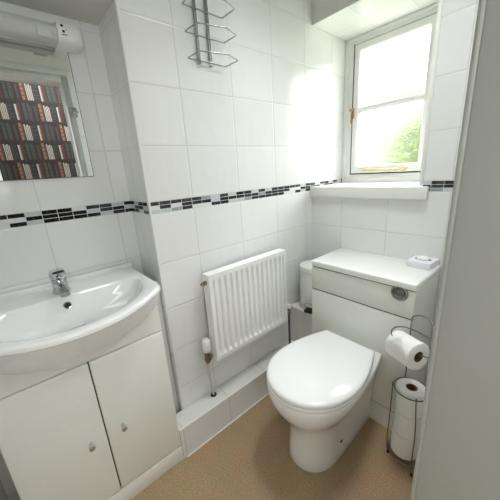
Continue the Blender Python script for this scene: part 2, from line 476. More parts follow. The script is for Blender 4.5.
# ------------------------------------------------------------------ vanity unit
VX0, VX1, VF = -1.558, -1.0545, -.09
VC = (VX0+VX1)/2
t = thing('vanity_unit', (VC, .05, 0), 'white two-door vanity cabinet standing under the basin', 'cabinet')
bm = B()
box(bm, VX0, VX0+.016, VF+.02, DEPTH-.002, .085, .80, bev=.001); box(bm, VX1-.016, VX1, VF+.02, DEPTH-.002, .085, .80, bev=.001)
box(bm, VX0+.016, VX1-.016, VF+.02, DEPTH-.002, .085, .10); box(bm, VX0+.016, VX1-.016, DEPTH-.014, DEPTH-.002, .10, .80)
link('carcass', bm, M_cab, t)
# fascia with a dip cut out for the belly of the basin
bm = B(); n = 40; top = []
for i in range(n+1):
    x = VX0+(VX1-VX0)*i/n; u = abs((x-VC)/((VX1-VX0)/2))
    xx = abs(x-VC)
    T_ = ((0, .662), (.083, .675), (.125, .694), (.18, .718), (.217, .745), (.243, .772), (.2435, .80), (.3, .80))
    for (xa, za), (xb_, zb_) in zip(T_, T_[1:]):
        if xa <= xx <= xb_: top.append((x, za+(zb_-za)*(xx-xa)/(xb_-xa)+.006)); break
f0 = [bm.verts.new((x, VF+.001, z)) for x, z in top]; b0 = [bm.verts.new((x, VF+.019, z)) for x, z in top]
f1 = [bm.verts.new((x, VF+.001, .6505)) for x, z in top]; b1 = [bm.verts.new((x, VF+.019, .6505)) for x, z in top]
for i in range(n):
    bm.faces.new((f1[i], f1[i+1], f0[i+1], f0[i])); bm.faces.new((b0[i], b0[i+1], b1[i+1], b1[i]))
    bm.faces.new((f0[i], f0[i+1], b0[i+1], b0[i])); bm.faces.new((b1[i], b1[i+1], f1[i+1], f1[i]))
bm.faces.new((f0[0], b0[0], b1[0], f1[0])); bm.faces.new((f0[-1], f1[-1], b1[-1], b0[-1]))
link('fascia', bm, M_cab, t)
bm = B(); box(bm, VX0, VX1, VF-.001, VF+.018, 0, .0755, bev=.002); link('plinth', bm, M_cab, t, smooth=40)
bm = B(); box(bm, VX0+.001, VX1-.001, VF+.0195, VF+.0205, .078, .70); link('shadow_gap', bm, M_dark, t)
for side in (-1, 1):
    a, b = (VX0, VC-.0018) if side < 0 else (VC+.0018, VX1)
    bm = B(); box(bm, a, b, VF-.002, VF+.016, .080, .646, bev=.005, seg=3)
    d = link('door', bm, M_cab, t, smooth=40)
    kx = VC+side*.052
    bm = B()
    lathe(bm, [(0, 0), (.006, 0), (.006, .008), (.0055, .014), (.0095, .018), (.0105, .023), (.0085, .028), (0, .029)], (kx, VF-.002, .352), 20, Matrix.Rotation(PI/2, 4, 'X'))
    link('knob', bm, M_chrome, d, smooth=40)

# ------------------------------------------------------------------ basin
BZ = .845
def basin_outline(z, w=.264, yb=.197, n=60):
    """closed outline: straight back and sides, bowed front meeting the sides in small round corners"""
    fr = []
    for i in range(n+1):
        x = -.2475+.495*i/n
        fr.append((x, -.268+2.0*x*x))
    yc = fr[-1][1]
    rc = [(.2535, yc+.0085), (.2585, yc+.018), (.262, yc+.030), (.2638, yc+.044)]
    pts = []
    ys = rc[-1][1]
    for i in range(9): pts.append((-w, yb+(ys+.012-yb)*i/9))
    pts += [(-x, y) for x, y in rc[::-1]]+fr+rc
    for i in range(1, 10): pts.append((w, ys+.012+(yb-ys-.012)*i/9))
    for i in range(1, 20): pts.append((w-2*w*i/20, yb))
    return [(VC+x, y, z) for x, y in pts]
o0 = basin_outline(BZ)
def apron(z, w, yf, yb=.16):
    out = []
    for x, y, _ in o0:
        y2 = -.09+(y+.09)*((yf+.09)/-.178) if y < -.09 else -.09+(y+.09)*(yb+.09)/.287
        out.append((VC+(x-VC)*w/.264, y2, z))
    return out
def ins(z, d): return [(VC+(x-VC)*(1-d/.264), .197+(y-.197)*(1-d/.465), z) for x, y, _ in o0]
BCY = -.0
def bowl(z, ax, yb, yf):
    """D-shaped bowl ring, matched by angle to the outline"""
    out = []
    for (x, y, _) in o0:
        ang = math.atan2((y-BCY), (x-VC))
        cx, sy = math.cos(ang), math.sin(ang)
        if sy < 0: k = (abs(cx/ax)**1.95+abs(sy/abs(yf-BCY))**1.95)**(-1/1.95)
        else: k = (abs(cx/ax)**4+abs(sy/abs(yb-BCY))**4)**(-1/4)
        out.append((VC+k*cx, BCY+k*sy, z))
    return out
APR = ((.6515, .03, -.0915), (.6685, .083, -.104), (.690, .125, -.124), (.715, .18, -.151), (.742, .216, -.18), (.770, .243, -.208), (.797, .257, -.236), (.818, .2615, -.256), (.8255, .2625, -.2625))
rings = [apron(z, w, yf) for z, w, yf in APR]+[ins(.828, .0004), ins(.832, .000), ins(.8385, .0006), ins(.8425, .003), ins(.8447, .007), ins(BZ, .013), ins(BZ, .019),
         bowl(BZ-.0005, .236, .048, -.2365), bowl(BZ-.005, .230, .044, -.230), bowl(BZ-.02, .222, .038, -.219), bowl(BZ-.05, .203, .027, -.196),
         bowl(BZ-.085, .17, .010, -.162), bowl(BZ-.112, .12, -.012, -.12), bowl(BZ-.124, .06, -.03, -.09), bowl(BZ-.127, .02, -.045, -.07)]
rings[-1] = [(VC+.02*math.cos(2*PI*k/len(o0)), -.06+.02*math.sin(2*PI*k/len(o0)), BZ-.127) for k in range(len(o0))]
rings.pop()
bm = B(); loft(bm, rings)
# raised back upstand
box(bm, VC-.264, VC+.264, .168, .1985, BZ-.01, BZ+.016, bev=.006, seg=3)
t = thing('washbasin', (VC, .05, .70), 'white semi-recessed ceramic basin with a bowed front, set on the vanity cabinet', 'basin')
link('bowl', bm, M_cer, t, smooth=50)
bm = B(); lathe(bm, [(0, .001), (.008, .001), (.0085, .002), (.0125, .003), (.0125, 0), (0, 0)], (-1.311, .0285, .813), 24, Matrix.Rotation(PI/2, 4, 'X') @ Matrix.Rotation(-.2, 4, 'X'))
link('overflow_ring', bm, M_chrome, t, smooth=40)
bm = B(); lathe(bm, [(0, .0036), (.0088, .0036), (.0088, .001), (0, .001)], (-1.311, .0285, .813), 20, Matrix.Rotation(PI/2, 4, 'X') @ Matrix.Rotation(-.2, 4, 'X'))
link('overflow_hole', bm, M_black, t)
bm = B(); lathe(bm, [(0, .004), (.018, .004), (.021, .001), (.021, 0), (0, 0)], (VC, -.062, BZ-.1245), 24); link('waste_plug', bm, M_chrome, t, smooth=40)

# tap: squat chrome mono mixer with a lever on top
TX, TY = -1.312, .086
t = thing('basin_tap', (TX, TY, BZ), 'squat chrome mixer tap on the back deck of the basin', 'tap')
bm = B(); lathe(bm, [(0, 0), (.027, 0), (.027, .004), (.0235, .008), (.0225, .04), (.0215, .05), (0, .05)], (TX, TY, BZ+.0012), 28); link('tap_body', bm, M_chrome, t, smooth=40)
bm = B()
sp = [(TX, TY-.012, BZ+.028), (TX, TY-.045, BZ+.034), (TX, TY-.08, BZ+.030), (TX, TY-.098, BZ+.02)]
rg = []
for i, (x, y, z) in enumerate(sp):
    w, h = (.019, .017, .016, .0145)[i], (.016, .013, .011, .008)[i]
    rg.append([(x+w*math.copysign(abs(math.cos(a))**.7, math.cos(a)), y-.0*math.sin(a), z+h*math.copysign(abs(math.sin(a))**.7, math.sin(a))) for a in [2*PI*k/20 for k in range(20)]])
loft(bm, rg); link('spout', bm, M_chrome, t, smooth=50)
bm = B()
lathe(bm, [(.0215, 0), (.0245, .004), (.0245, .018), (.021, .028), (0, .032)], (TX, TY, BZ+.052), 28)
sp = [(TX, TY-.006, BZ+.072), (TX, TY-.035, BZ+.082), (TX, TY-.062, BZ+.088)]
rg = []
for i, (x, y, z) in enumerate(sp):
    w, h = (.022, .021, .017)[i], (.011, .007, .004)[i]
    rg.append([(x+w*math.copysign(abs(math.cos(a))**.6, math.cos(a)), y, z+h*math.sin(a)) for a in [2*PI*k/20 for k in range(20)]])
loft(bm, rg)
lv = link('lever', bm, M_chrome, t, smooth=50)
bm = B(); lathe(bm, [(0, .002), (.003, .002), (.003, 0), (0, 0)], (TX-.004, TY-.0245, BZ+.064), 14, Matrix.Rotation(PI/2, 4, 'X')); link('screw_hole', bm, M_black, lv)

# ------------------------------------------------------------------ mirror and shaver light
t = thing('mirror', (VC, DEPTH, 1.228), 'frameless rectangular mirror on the tiles above the basin, rows of books visible in it', 'mirror')
M_mir = mat('mirror_silver', lin(236, 238, 236), .0, 1)
MX0, MX1, MZ0, MZ1 = -1.512, -1.112, 1.228, 1.640
bm = B(); box(bm, MX0, MX1, DEPTH-.0055, DEPTH-.0008, MZ0, MZ1)
fr = [f for f in bm.faces if f.calc_center_median().y < DEPTH-.005]
link('mirror_glass', bm, M_mir, t)
bm = B()
box(bm, MX1-.0002, MX1+.0018, DEPTH-.006, DEPTH-.0008, MZ0, MZ1); box(bm, MX0, MX1, DEPTH-.006, DEPTH-.0008, MZ0-.0018, MZ0-.0002)
link('mirror_edge', bm, mat('glass_edge', lin(120, 128, 118), .2), t)

t = thing('shaver_light', (VC, DEPTH, 1.612), 'switched-off strip light with a white shaver socket end, fixed above the mirror', 'light')
LZ0, LZ1 = 1.640, 1.690
def strip(x0, x1, y0, y1, z0, z1, r, mi=0):
    # rounded front profile in y-z, extruded along x
    pr = [(y1, z0)]
    for k in range(9): a = -PI/2-PI/2*k/8; pr.append((y0+r+r*math.cos(a), z0+r+r*math.sin(a)))
    for k in range(9): a = PI-PI/2*k/8; pr.append((y0+r+r*math.cos(a), z1-r+r*math.sin(a)))
    pr.append((y1, z1))
    bm = B(); loft(bm, [[(x, y, z) for y, z in pr] for x in (x0, x1)]); return bm
link('backplate', boxbm(-1.54, -1.09, DEPTH-.03, DEPTH-.001, LZ0+.006, LZ1-.004, bev=.003), M_plastic, t)
link('diffuser', strip(-1.54, -1.147, .112, DEPTH-.031, LZ0, LZ1, .028), M_diff, t, smooth=40)
bm = B()
pr = []
rg = []
for x, s in ((-1.1465, 1), (-1.105, 1), (-1.092, .985), (-1.082, .93), (-1.076, .84), (-1.073, .7)):
    y0, y1, z0, z1, r = .105, DEPTH-.0012, LZ0-.001, LZ1+.004, .024
    q = [(y1, z0)]+[(y0+r+r*math.cos(-PI/2-PI/2*k/8), z0+r+r*math.sin(-PI/2-PI/2*k/8)) for k in range(9)]
    q += [(y0+r+r*math.cos(PI-PI/2*k/8), z1-r+r*math.sin(PI-PI/2*k/8)) for k in range(9)]+[(y1, z1)]
    zc = (z0+z1)/2
    rg.append([(x, y1+(y-y1)*s, zc+(z-zc)*(.35+.65*s)) for y, z in q])
loft(bm, rg)
cap = link('socket_end', bm, M_plastic, t, smooth=40)
bm = B()
for z, x in ((1.679, -1.1325), (1.664, -1.1305)):
    lathe(bm, [(0, .0012), (.0038, .0012), (.0038, 0), (0, 0)], (x, .1052, z), 14, Matrix.Rotation(PI/2, 4, 'X'))
box(bm, -1.1235, -1.121, .1042, .1055, 1.667, 1.670)
box(bm, -1.137, -1.122, .1042, .1055, 1.654, 1.656)
link('socket_holes', bm, M_black, cap)
link('lamp_holder', boxbm(-1.20, -1.160, .110, .116, 1.641, 1.668, bev=.004), M_diff, t, smooth=40)

# ------------------------------------------------------------------ radiator
RX0, RX1, RZ0, RZ1, RY = -.823, -.338, .375, .796, -.083
t = thing('radiator', ((RX0+RX1)/2, -.04, RZ0), 'white ribbed single panel radiator on the tiled wall over the pipe ledge', 'radiator')
nf = 14; nx = nf*12+24; nz = 40
bm = B(); G = []
mx_, mz_ = .018, .022
for j in range(nz+1):
    v = j/nz; z = RZ0+(RZ1-RZ0)*v; rowv = []
    for i in range(nx+1):
        x = RX0+(RX1-RX0)*i/nx
        u = (x-RX0-mx_)/(RX1-RX0-2*mx_)*nf
        d = 0
        if 0 < u < nf:
            p = u % 1
            g = .5-.5*math.cos(2*PI*p)           # 0 at groove, 1 at crest
            g = min(1, max(0, (g-.30)/.34)); g = g*g*(3-2*g)
            dz = min(z-RZ0, RZ1-z)
            fade = min(1, max(0, (dz-mz_)/.016))
            d = (1-g)*.0135*fade
        rowv.append(bm.verts.new((x, RY+d, z)))
    G.append(rowv)
for j in range(nz):
    for i in range(nx): bm.faces.new((G[j][i], G[j][i+1], G[j+1][i+1], G[j+1][i]))
# back skin and rim
bk = [bm.verts.new(p) for p in ((RX0, RY+.0145, RZ0), (RX1, RY+.0145, RZ0), (RX1, RY+.0145, RZ1), (RX0, RY+.0145, RZ1))]
bm.faces.new(bk[::-1])
bm.faces.new(G[0][::-1]+[bk[0], bk[1]]); bm.faces.new(G[-1]+[bk[2], bk[3]])
bm.faces.new([r[0] for r in G]+[bk[3], bk[0]]); bm.faces.new([r[-1] for r in G][::-1]+[bk[1], bk[2]])
link('panel', bm, M_rad, t, smooth=35)
# folded convector fins behind
bm = B(); pts = []
for i in range(48):
    x = RX0+.03+(RX1-RX0-.06)*i/47; pts.append((x, RY+.016 if i % 2 else RY+.045))
a = [bm.verts.new((x, y, RZ0+.03)) for x, y in pts]; b = [bm.verts.new((x, y, RZ1-.03)) for x, y in pts]
for i in range(47): bm.faces.new((a[i], a[i+1], b[i+1], b[i]))
link('convector', bm, M_rad, t)
bm = B(); box(bm, RX0, RX1, RY+.0145, RY+.05, RZ1-.006, RZ1+.001, bev=.002); link('top_grille', bm, M_rad, t, smooth=40)
for x in (RX0, RX1-.004):
    link('side_panel', boxbm(x, x+.004, RY+.0145, RY+.05, RZ0+.004, RZ1-.0065, bev=.001), M_rad, t)
for x in (RX0+.09, RX1-.09):
    link('wall_bracket', boxbm(x-.015, x+.015, RY+.05, -.0005, RZ0+.08, RZ1-.08), M_rad, t)
bm = B(); lathe(bm, [(0, 0), (.010, 0), (.010, .012), (.006, .014), (.006, .022), (0, .022)], (RX0+.0005, RY+.03, RZ1-.04), 16, Matrix.Rotation(-PI/2, 4, 'Y')); link('bleed_plug', bm, M_copper, t, smooth=40)

# thermostatic valve, left
vx, vy = -.854, -.048
t = thing('radiator_valve', (vx, vy, LZ), 'white-headed thermostatic valve at the lower left of the radiator', 'valve')
bm = B(); lathe(bm, [(0, 0), (.016, 0), (.0195, .006), (.0212, .016), (.0212, .03), (.0195, .032), (.0195, .036), (.0208, .038), (.020, .052), (.015, .062), (0, .065)], (vx, vy, .428), 24); hd = link('thermostat_head', bm, M_plastic, t, smooth=30)
bm = B()
lathe(bm, [(0, 0), (.010, 0), (.010, .012), (.014, .013), (.014, .024), (.011, .025), (.011, .05), (.0095, .058), (0, .058)], (vx, vy, .369), 14)
tube(bm, [(vx, vy, .392), (vx+.013, vy, .391), (vx+.0235, vy, .391)], .0085, n=12)
tube(bm, [(vx+.010, vy, .391), (vx+.02, vy, .391)], .0125, n=6)
link('valve_body', bm, M_copper, t, smooth=40)
bm = B(); tube(bm, smoothpath([(vx, vy, .370), (vx+.002, vy+.004, .30), (vx+.012, vy+.012, .22), (vx+.018, vy+.018, LZ+.001)]), .0055, n=10); link('supply_pipe', bm, M_pipe, t, smooth=60)
bm = B(); lathe(bm, [(.0058, .001), (.016, .001), (.015, .004), (.0058, .005)], (vx+.018, vy+.018, LZ), 18, closed=True); link('pipe_collar', bm, M_dark, t, smooth=40)
# lockshield, right
lx, ly = -.291, -.052
t = thing('lockshield_valve', (lx, ly, LZ), 'small white-capped valve on the dark pipe at the right end of the radiator', 'valve')
bm = B(); lathe(bm, [(0, 0), (.012, 0), (.0135, .004), (.0125, .022), (.009, .026), (0, .027)], (lx, ly, .425), 18); link('valve_cap', bm, M_plastic, t, smooth=40)
bm = B(); lathe(bm, [(0, 0), (.009, 0), (.012, .01), (.012, .022), (.009, .024), (.009, .04), (0, .04)], (lx, ly, .384), 14)
tube(bm, [(lx, ly, .405), (lx-.02, ly, .405), (lx-.0475, ly, .405)], .008, n=12); link('valve_body', bm, M_copper, t, smooth=40)
bm = B(); tube(bm, [(lx, ly, .384), (lx, ly, .25), (lx, ly, LZ+.001)], .0065, n=10); link('return_pipe', bm, mat('dark_pipe', lin(84, 80, 74), .6), t, smooth=60)

# ------------------------------------------------------------------ wire rack on the radiator wall
t = thing('wire_rack', (-.686, 0, 1.60), 'chrome wire rack with stacked pointed hoops, hanging high on the tiled wall', 'rack')
for x in (-.712, -.66):
    bm = B(); box(bm, x-.005, x+.005, -.0125, -.0005, 1.612, 2.12, bev=.0015); link('upright', bm, M_wire, t, smooth=40)
for z in (1.6205, 1.7035, 1.7865, 1.87, 1.953, 2.036, 2.10):
    bm = B(); p = [(-.768, -.0155, z), (-.592, -.0155, z), (-.560, -.05, z), (-.592, -.091, z), (-.654, -.112, z), (-.762, -.093, z)]
    p = [(-.766, -.016, z), (-.620, -.016, z), (-.592, -.089, z), (-.650, -.116, z), (-.762, -.091, z), (-.768, -.05, z)]
    p = [(-.768, -.0155, z), (-.593, -.0155, z), (-.591, -.092, z), (-.655, -.117, z), (-.762, -.091, z)]
    # rounded corners
    q = []
    for i in range(len(p)):
        a, b, c = Vector(p[i-1]), Vector(p[i]), Vector(p[(i+1) % len(p)])
        q.append(b+(a-b).normalized()*.006); q.append(b+((a-b).normalized()+(c-b).normalized())*.0016); q.append(b+(c-b).normalized()*.006)
    tube(bm, q, .0025, n=8, closed=True); link('hoop', bm, M_wire, t, smooth=60)
bm = B(); box(bm, -.712, -.652, -.0062, -.0042, 1.612, 1.632, bev=.0008); box(bm, -.668, -.652, -.016, -.0005, 1.614, 1.628, bev=.002)
link('fixing_clip', bm, M_plastic, t, smooth=40)

# ------------------------------------------------------------------ toilet cabinet
UX, U0, U1, UZ = -.284, -.211, -.697, .752
UC = (U0+U1)/2
t = thing('toilet_cabinet', (-.14, UC, 0), 'white cistern cabinet with a flush button, boxed in behind the toilet', 'cabinet')
bm = B()
box(bm, UX+.017, -.001, U0-.016, U0, 0, UZ-.031, bev=.001); box(bm, UX+.017, -.001, U1, U1+.016, 0, UZ-.031, bev=.001)
box(bm, UX+.017, -.001, U1+.0165, U0-.0165, .05, .066)
link('carcass', bm, M_cab, t)
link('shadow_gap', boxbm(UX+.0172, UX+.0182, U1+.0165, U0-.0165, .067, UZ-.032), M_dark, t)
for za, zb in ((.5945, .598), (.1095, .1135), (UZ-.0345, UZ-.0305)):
    link('panel_gap_shade', boxbm(UX+.0035, UX+.0168, U1+.002, U0-.002, za, zb), M_dark, t)  # dark strips that paint the shade into the panel gaps
link('upper_panel', boxbm(UX, UX+.0165, U1+.0005, U0-.0005, .599, UZ-.035, bev=.0015), M_cab, t, smooth=40)
link('lower_panel', boxbm(UX, UX+.0165, U1+.0005, U0-.0005, .114, .5935, bev=.0015), M_cab, t, smooth=40)
link('plinth', boxbm(UX+.003, UX+.0165, U1+.0005, U0-.0005, 0, .109, bev=.001), M_cab, t)
bm = B(); box(bm, UX-.006, -.001, U1-.003, U0+.003, UZ-.030, UZ, bev=.006, seg=3); link('top', bm, M_cabtop, t, smooth=40)
fz, fy = .699, -.639
bm = B(); lathe(bm, [(0, 0), (.033, 0), (.033, .003), (.030, .006), (.025, .0065), (.0235, .003), (0, .003)], (UX+.0003, fy, fz), 36, Matrix.Rotation(-PI/2, 4, 'Y')); fb = link('flush_button', bm, mat('worn_chrome', lin(150, 150, 146), .16, 1), t, smooth=35)
bm = B(); lathe(bm, [(0, .0075), (.010, .008), (.0185, .0085), (.021, .007), (.0215, .003), (0, .003)], (UX+.0003, fy, fz), 30, Matrix.Rotation(-PI/2, 4, 'Y') ); link('button_cap', bm, mat('dark_chrome', lin(118, 118, 114), .16, 1), fb, smooth=35)

# small white box on the cabinet top
def rot_box(name, cx, cy, z0, z1, lx, ly, ang, bev, m, parent):
    bm = B(); box(bm, -lx/2, lx/2, -ly/2, ly/2, 0, z1-z0, bev=bev, seg=3)
    bmesh.ops.transform(bm, matrix=Matrix.Translation((cx, cy, z0)) @ Matrix.Rotation(ang, 4, 'Z'), verts=bm.verts[:]); return link(name, bm, m, parent, smooth=40)
t = thing('tissue_box', (-.045, -.640, UZ), 'flat white box with an oval opening, lying on the cistern cabinet top', 'box')
rot_box('carton', -.047, -.640, UZ+.0004, UZ+.029, .104, .096, -.06, .0025, M_tissue, t)
def ell(bm, a, b, z, h, c, n=28):
    lo = [bm.verts.new((c[0]+a*math.cos(2*PI*k/n), c[1]+b*math.sin(2*PI*k/n), z)) for k in range(n)]
    hi = [bm.verts.new((c[0]+a*.96*math.cos(2*PI*k/n), c[1]+b*.96*math.sin(2*PI*k/n), z+h)) for k in range(n)]
    for k in range(n): bm.faces.new((lo[k], lo[(k+1) % n], hi[(k+1) % n], hi[k]))
    bm.faces.new(hi); bm.faces.new(lo[::-1])
bm = B(); ell(bm, .022, .034, UZ+.0288, .0008, (-.047, -.640)); link('opening', bm, mat('grey_slot', lin(120, 120, 124), .6), t)
bm = B(); rg = []
for z, s, in ((0, 1), (.006, 1.0), (.011, .7), (.0135, .3)):
    rg.append([(-.047+.0215*s*math.cos(a), -.640+.025*s*math.sin(a)+.003*math.sin(3*a)*s, UZ+.0297+z+.0015*math.sin(2*a+1)) for a in [2*PI*k/24 for k in range(24)]])
loft(bm, rg); link('tissue', bm, M_paper, t, smooth=60)

# ------------------------------------------------------------------ toilet
TC = -.457
def pan_outline(z, xb, xf, hb, hw, n=72, e=2.1, lead=1.0):
    """xb back x, xf front x, hb half width at back, hw widest half width"""
    fr = hw*lead*1.18; xm = xf+fr
    pts = []
    m = n//3
    for i in range(m):                                     # left side back -> widest
        u = i/m; x = xb+(xm-xb)*u; s = math.sin(u*PI/2)
        pts.append((x, TC+hb+(hw-hb)*s, z))
    for i in range(n-2*m+1):
        a = PI/2+PI*i/(n-2*m)
        cx, sy = math.cos(a), math.sin(a)
        pts.append((xm-fr*abs(cx)**(2/e), TC+hw*math.copysign(abs(sy)**(2/e), sy), z))
    for i in range(m-1, -1, -1):
        u = i/m; x = xb+(xm-xb)*u; s = math.sin(u*PI/2)
        pts.append((x, TC-hb-(hw-hb)*s, z))
    for i in range(1, 12): pts.append((xb, TC-hb+2*hb*i/12, z))
    return pts
t = thing('toilet', (-.55, TC, 0), 'white back-to-wall toilet with its lid closed, standing on the brown floor', 'toilet')
bm = B(); XB = UX-.0015
loft(bm, [pan_outline(0, XB, -.716, .098, .104), pan_outline(.008, XB, -.72, .100, .107), pan_outline(.05, XB, -.716, .10, .104), pan_outline(.11, XB, -.712, .10, .102), pan_outline(.17, XB, -.715, .103, .104),
          pan_outline(.22, XB, -.732, .108, .112), pan_outline(.27, XB, -.765, .116, .134), pan_outline(.31, XB, -.790, .124, .157), pan_outline(.345, XB, -.803, .131, .172),
          pan_outline(.372, XB, -.806, .134, .1765), pan_outline(.383, XB, -.804, .134, .175), pan_outline(.388, XB, -.799, .131, .171)])
pan = link('pan', bm, M_cer, t, smooth=60)
def slab(zs, xb, xf, hb, hw):
    return [pan_outline(z, xb-d, xf+d, hb-d, hw-d) for z, d in zs]
bm = B(); loft(bm, slab(((.3895, .006), (.3915, .002), (.396, 0), (.402, .0005), (.4055, .003)), -.35, -.806, .125, .179)); link('seat', bm, M_seat, t, smooth=60)
bm = B()
rg = slab(((.407, .006), (.409, .001), (.414, -.001), (.422, 0), (.4265, .003), (.4295, .009), (.4315, .02)), -.335, -.804, .122, .181)
for z, s in ((.4335, .8), (.4348, .5), (.4352, .2)):
    rg.append([(-.58+(x+.58)*s, TC+(y-TC)*s, z) for x, y, _ in rg[-1]] if False else [(-.58+(x+.58)*s, TC+(y-TC)*s, z) for x, y, _ in rg[6]])
loft(bm, rg); link('lid', bm, M_seat, t, smooth=60)
for s in (-1, 1):
    bm = B(); tube(bm, [(-.322, TC+s*.075-.02, .402), (-.322, TC+s*.075+.02, .402)], .011, n=14); link('hinge', bm, M_seat, t, smooth=50)
bm = B(); lathe(bm, [(0, .003), (.006, .003), (.0075, 0), (0, 0)], (-.553, TC-.1035, .085), 16, Matrix.Rotation(PI/2, 4, 'X')); link('fixing_hole', bm, M_black, t, smooth=40)
bm = B()
for i, p in enumerate([1]):
    ol = pan_outline(.0005, XB, -.7215, .101, .1085)
    oi = pan_outline(.0005, XB, -.716, .096, .102)
    a = [bm.verts.new(p) for p in ol]; b = [bm.verts.new((p[0], p[1], .004)) for p in oi]
    n = len(a)
    for k in range(n): bm.faces.new((a[k], a[(k+1) % n], b[(k+1) % n], b[k]))
link('base_sealant', bm, mat('grubby_sealant', lin(150, 138, 118), .6), t)

# ------------------------------------------------------------------ pedal bin on the corner boxing
bx, by, bz = -.130, -.113, .4015
t = thing('pedal_bin', (bx, by, bz), 'small round white pedal bin on the tiled corner boxing beside the cistern cabinet', 'bin')
bm = B(); lathe(bm, [(0, .018), (.083, .018), (.083, .232), (.081, .236), (0, .236)], (bx, by, bz), 40); link('body', bm, M_bin, t, smooth=40)
bm = B(); lathe(bm, [(.0835, .230), (.0868, .232), (.0868, .252), (.083, .262), (.06, .270), (0, .273)], (bx, by, bz), 40); link('lid', bm, M_bin, t, smooth=40)
bm = B(); lathe(bm, [(0, 0), (.085, 0), (.086, .004), (.085, .017), (0, .017)], (bx, by, bz), 40); link('base', bm, M_bin, t, smooth=40)
bm = B(); lathe(bm, [(.0832, .019), (.0848, .020), (.0848, .028), (.0832, .029)], (bx, by, bz), 40, closed=True)
ang = PI+.33
d = Vector((math.cos(ang), math.sin(ang), 0)); s = Vector((-d.y, d.x, 0)); c = Vector((bx, by, bz))
tube(bm, smoothpath([c+d*.083+s*.032+Vector((0, 0, .032)), c+d*.09+s*.026+Vector((0, 0, .048)), c+d*.091+Vector((0, 0, .054)), c+d*.09-s*.026+Vector((0, 0, .048)), c+d*.083-s*.032+Vector((0, 0, .032))]), .0028, n=8)
link('chrome_trim', bm, M_chrome, t, smooth=60)
bm = B(); box(bm, -.018, .018, -.024, .024, 0, .018, bev=.003)
bmesh.ops.transform(bm, matrix=Matrix.Translation(c+d*.0985+Vector((0, 0, .004))) @ Matrix.Rotation(ang, 4, 'Z'), verts=bm.verts[:]); link('pedal', bm, M_black, t, smooth=40)

# ------------------------------------------------------------------ toilet roll stand and its rolls
SX, SY = -.362, -.743
t = thing('toilet_roll_stand', (SX, SY, 0), 'free-standing chrome wire toilet roll stand beside the cistern cabinet', 'roll stand')
def ring(r, z, a0=0, a1=2*PI, n=40):
    return [(SX+r*math.cos(a0+(a1-a0)*k/n), SY+r*math.sin(a0+(a1-a0)*k/n), z) for k in range(n+1)]
pr = Vector((-.318, -.7035, 0))
bm = B(); tube(bm, [(pr.x, pr.y, z) for z in (.03, .2, .4, .6)]+smoothpath([(pr.x, pr.y, .612), (pr.x+.012, pr.y-.002, .630), (pr.x+.02, pr.y-.03, .637), (pr.x+.008, pr.y-.062, .633), (pr.x-.014, pr.y-.088, .610),
    (pr.x-.06, pr.y-.112, .585), (pr.x-.098, pr.y-.102, .558), (-.4195, -.7755, .5505), (-.39, -.711, .546), (-.366, -.659, .5435)]), .0026, n=8)
link('pole_and_arm', bm, M_stand, t, smooth=60)
bm = B(); tube(bm, smoothpath([(-.408, -.676, .568), (-.396, -.664, .578), (-.372, -.656, .58), (-.345, -.660, .58), (-.323, -.680, .58), (-.3205, -.7035, .58), (-.325, -.73, .58), (-.334, -.757, .58), (-.345, -.785, .578), (-.365, -.80, .572)]), .0022, n=8)
link('cradle_wire', bm, M_stand, t, smooth=60)
RR = .0615
bm = B(); tube(bm, ring(RR, .349)[:-1], .0026, n=8, closed=True); link('upper_ring', bm, M_stand, t, smooth=60)
bm = B(); tube(bm, ring(RR, .030)[:-1], .0026, n=8, closed=True)
for a in (0, PI/3, 2*PI/3): tube(bm, [(SX+RR*math.cos(a), SY+RR*math.sin(a), .030), (SX-RR*math.cos(a), SY-RR*math.sin(a), .030)], .002, n=6)
link('base_ring', bm, M_stand, t, smooth=60)
for a, foot in ((math.radians(118), (-.393, -.690)), (math.radians(212), (-.423, -.795)), (math.radians(-35), (-.305, -.79))):
    cx, sy = math.cos(a), math.sin(a); r2 = RR+.0048
    bm = B()
    fx, fy_ = foot; dx, dy = fx-SX, fy_-SY; L_ = math.hypot(dx, dy); ux, uy = dx/L_, dy/L_
    tube(bm, smoothpath([(SX+cx*(r2+.004), SY+sy*(r2+.004), .362), (SX+cx*r2, SY+sy*r2, .349), (SX+ux*(r2+.001), SY+uy*(r2+.001), .2), (SX+ux*(r2+.002), SY+uy*(r2+.002), .05), (fx, fy_, .0125)]), .0024, n=8)
    lg = link('leg', bm, M_stand, t, smooth=60)
    bm = B(); lathe(bm, [(0, 0), (.005, 0), (.006, .004), (.004, .011), (0, .013)], (fx, fy_, .0003), 14); link('rubber_foot', bm, M_black, lg, smooth=50)
for s in (-1, 1):
    bm = B()

def make_roll(label):
    r = thing('toilet_roll', (0, 0, 0), label, 'toilet roll', 'toilet rolls on the wire stand')
    bm = B(); lathe(bm, [(.0205, .001), (.048, .0), (.051, .002), (.052, .006), (.052, .101), (.051, .105), (.048, .107), (.0205, .106)], (0, 0, 0), 48, closed=True)
    # loose flap edge
    link('paper', bm, M_paper, r, smooth=40)
    bm = B(); lathe(bm, [(.0185, .002), (.0204, .002), (.0204, .105), (.0185, .105)], (0, 0, 0), 32, closed=True)
    link('core', bm, M_core, r, smooth=40)
    return r
r0 = make_roll('part-used toilet roll hung on the arm of the wire stand, level with the toilet lid or above')
def dup(src, label):
    c = src.copy(); COL.objects.link(c); c['label'] = label
    for ch in src.children:
        d = ch.copy(); COL.objects.link(d); d.parent = c; d.matrix_parent_inverse = Matrix()
    return c
labels = ['top toilet roll of the upright stack in the wire stand, its brown core showing', 'middle toilet roll of the upright stack in the wire stand', 'bottom toilet roll of the upright stack in the wire stand, nearest the floor']
for i in range(3):
    c = dup(r0, labels[i]); c.location = (SX+(0, .002, .003)[i], SY+(0, -.001, .002)[i], .0335+.1085*(2-i)); c.rotation_euler = (0, 0, i*1.3)
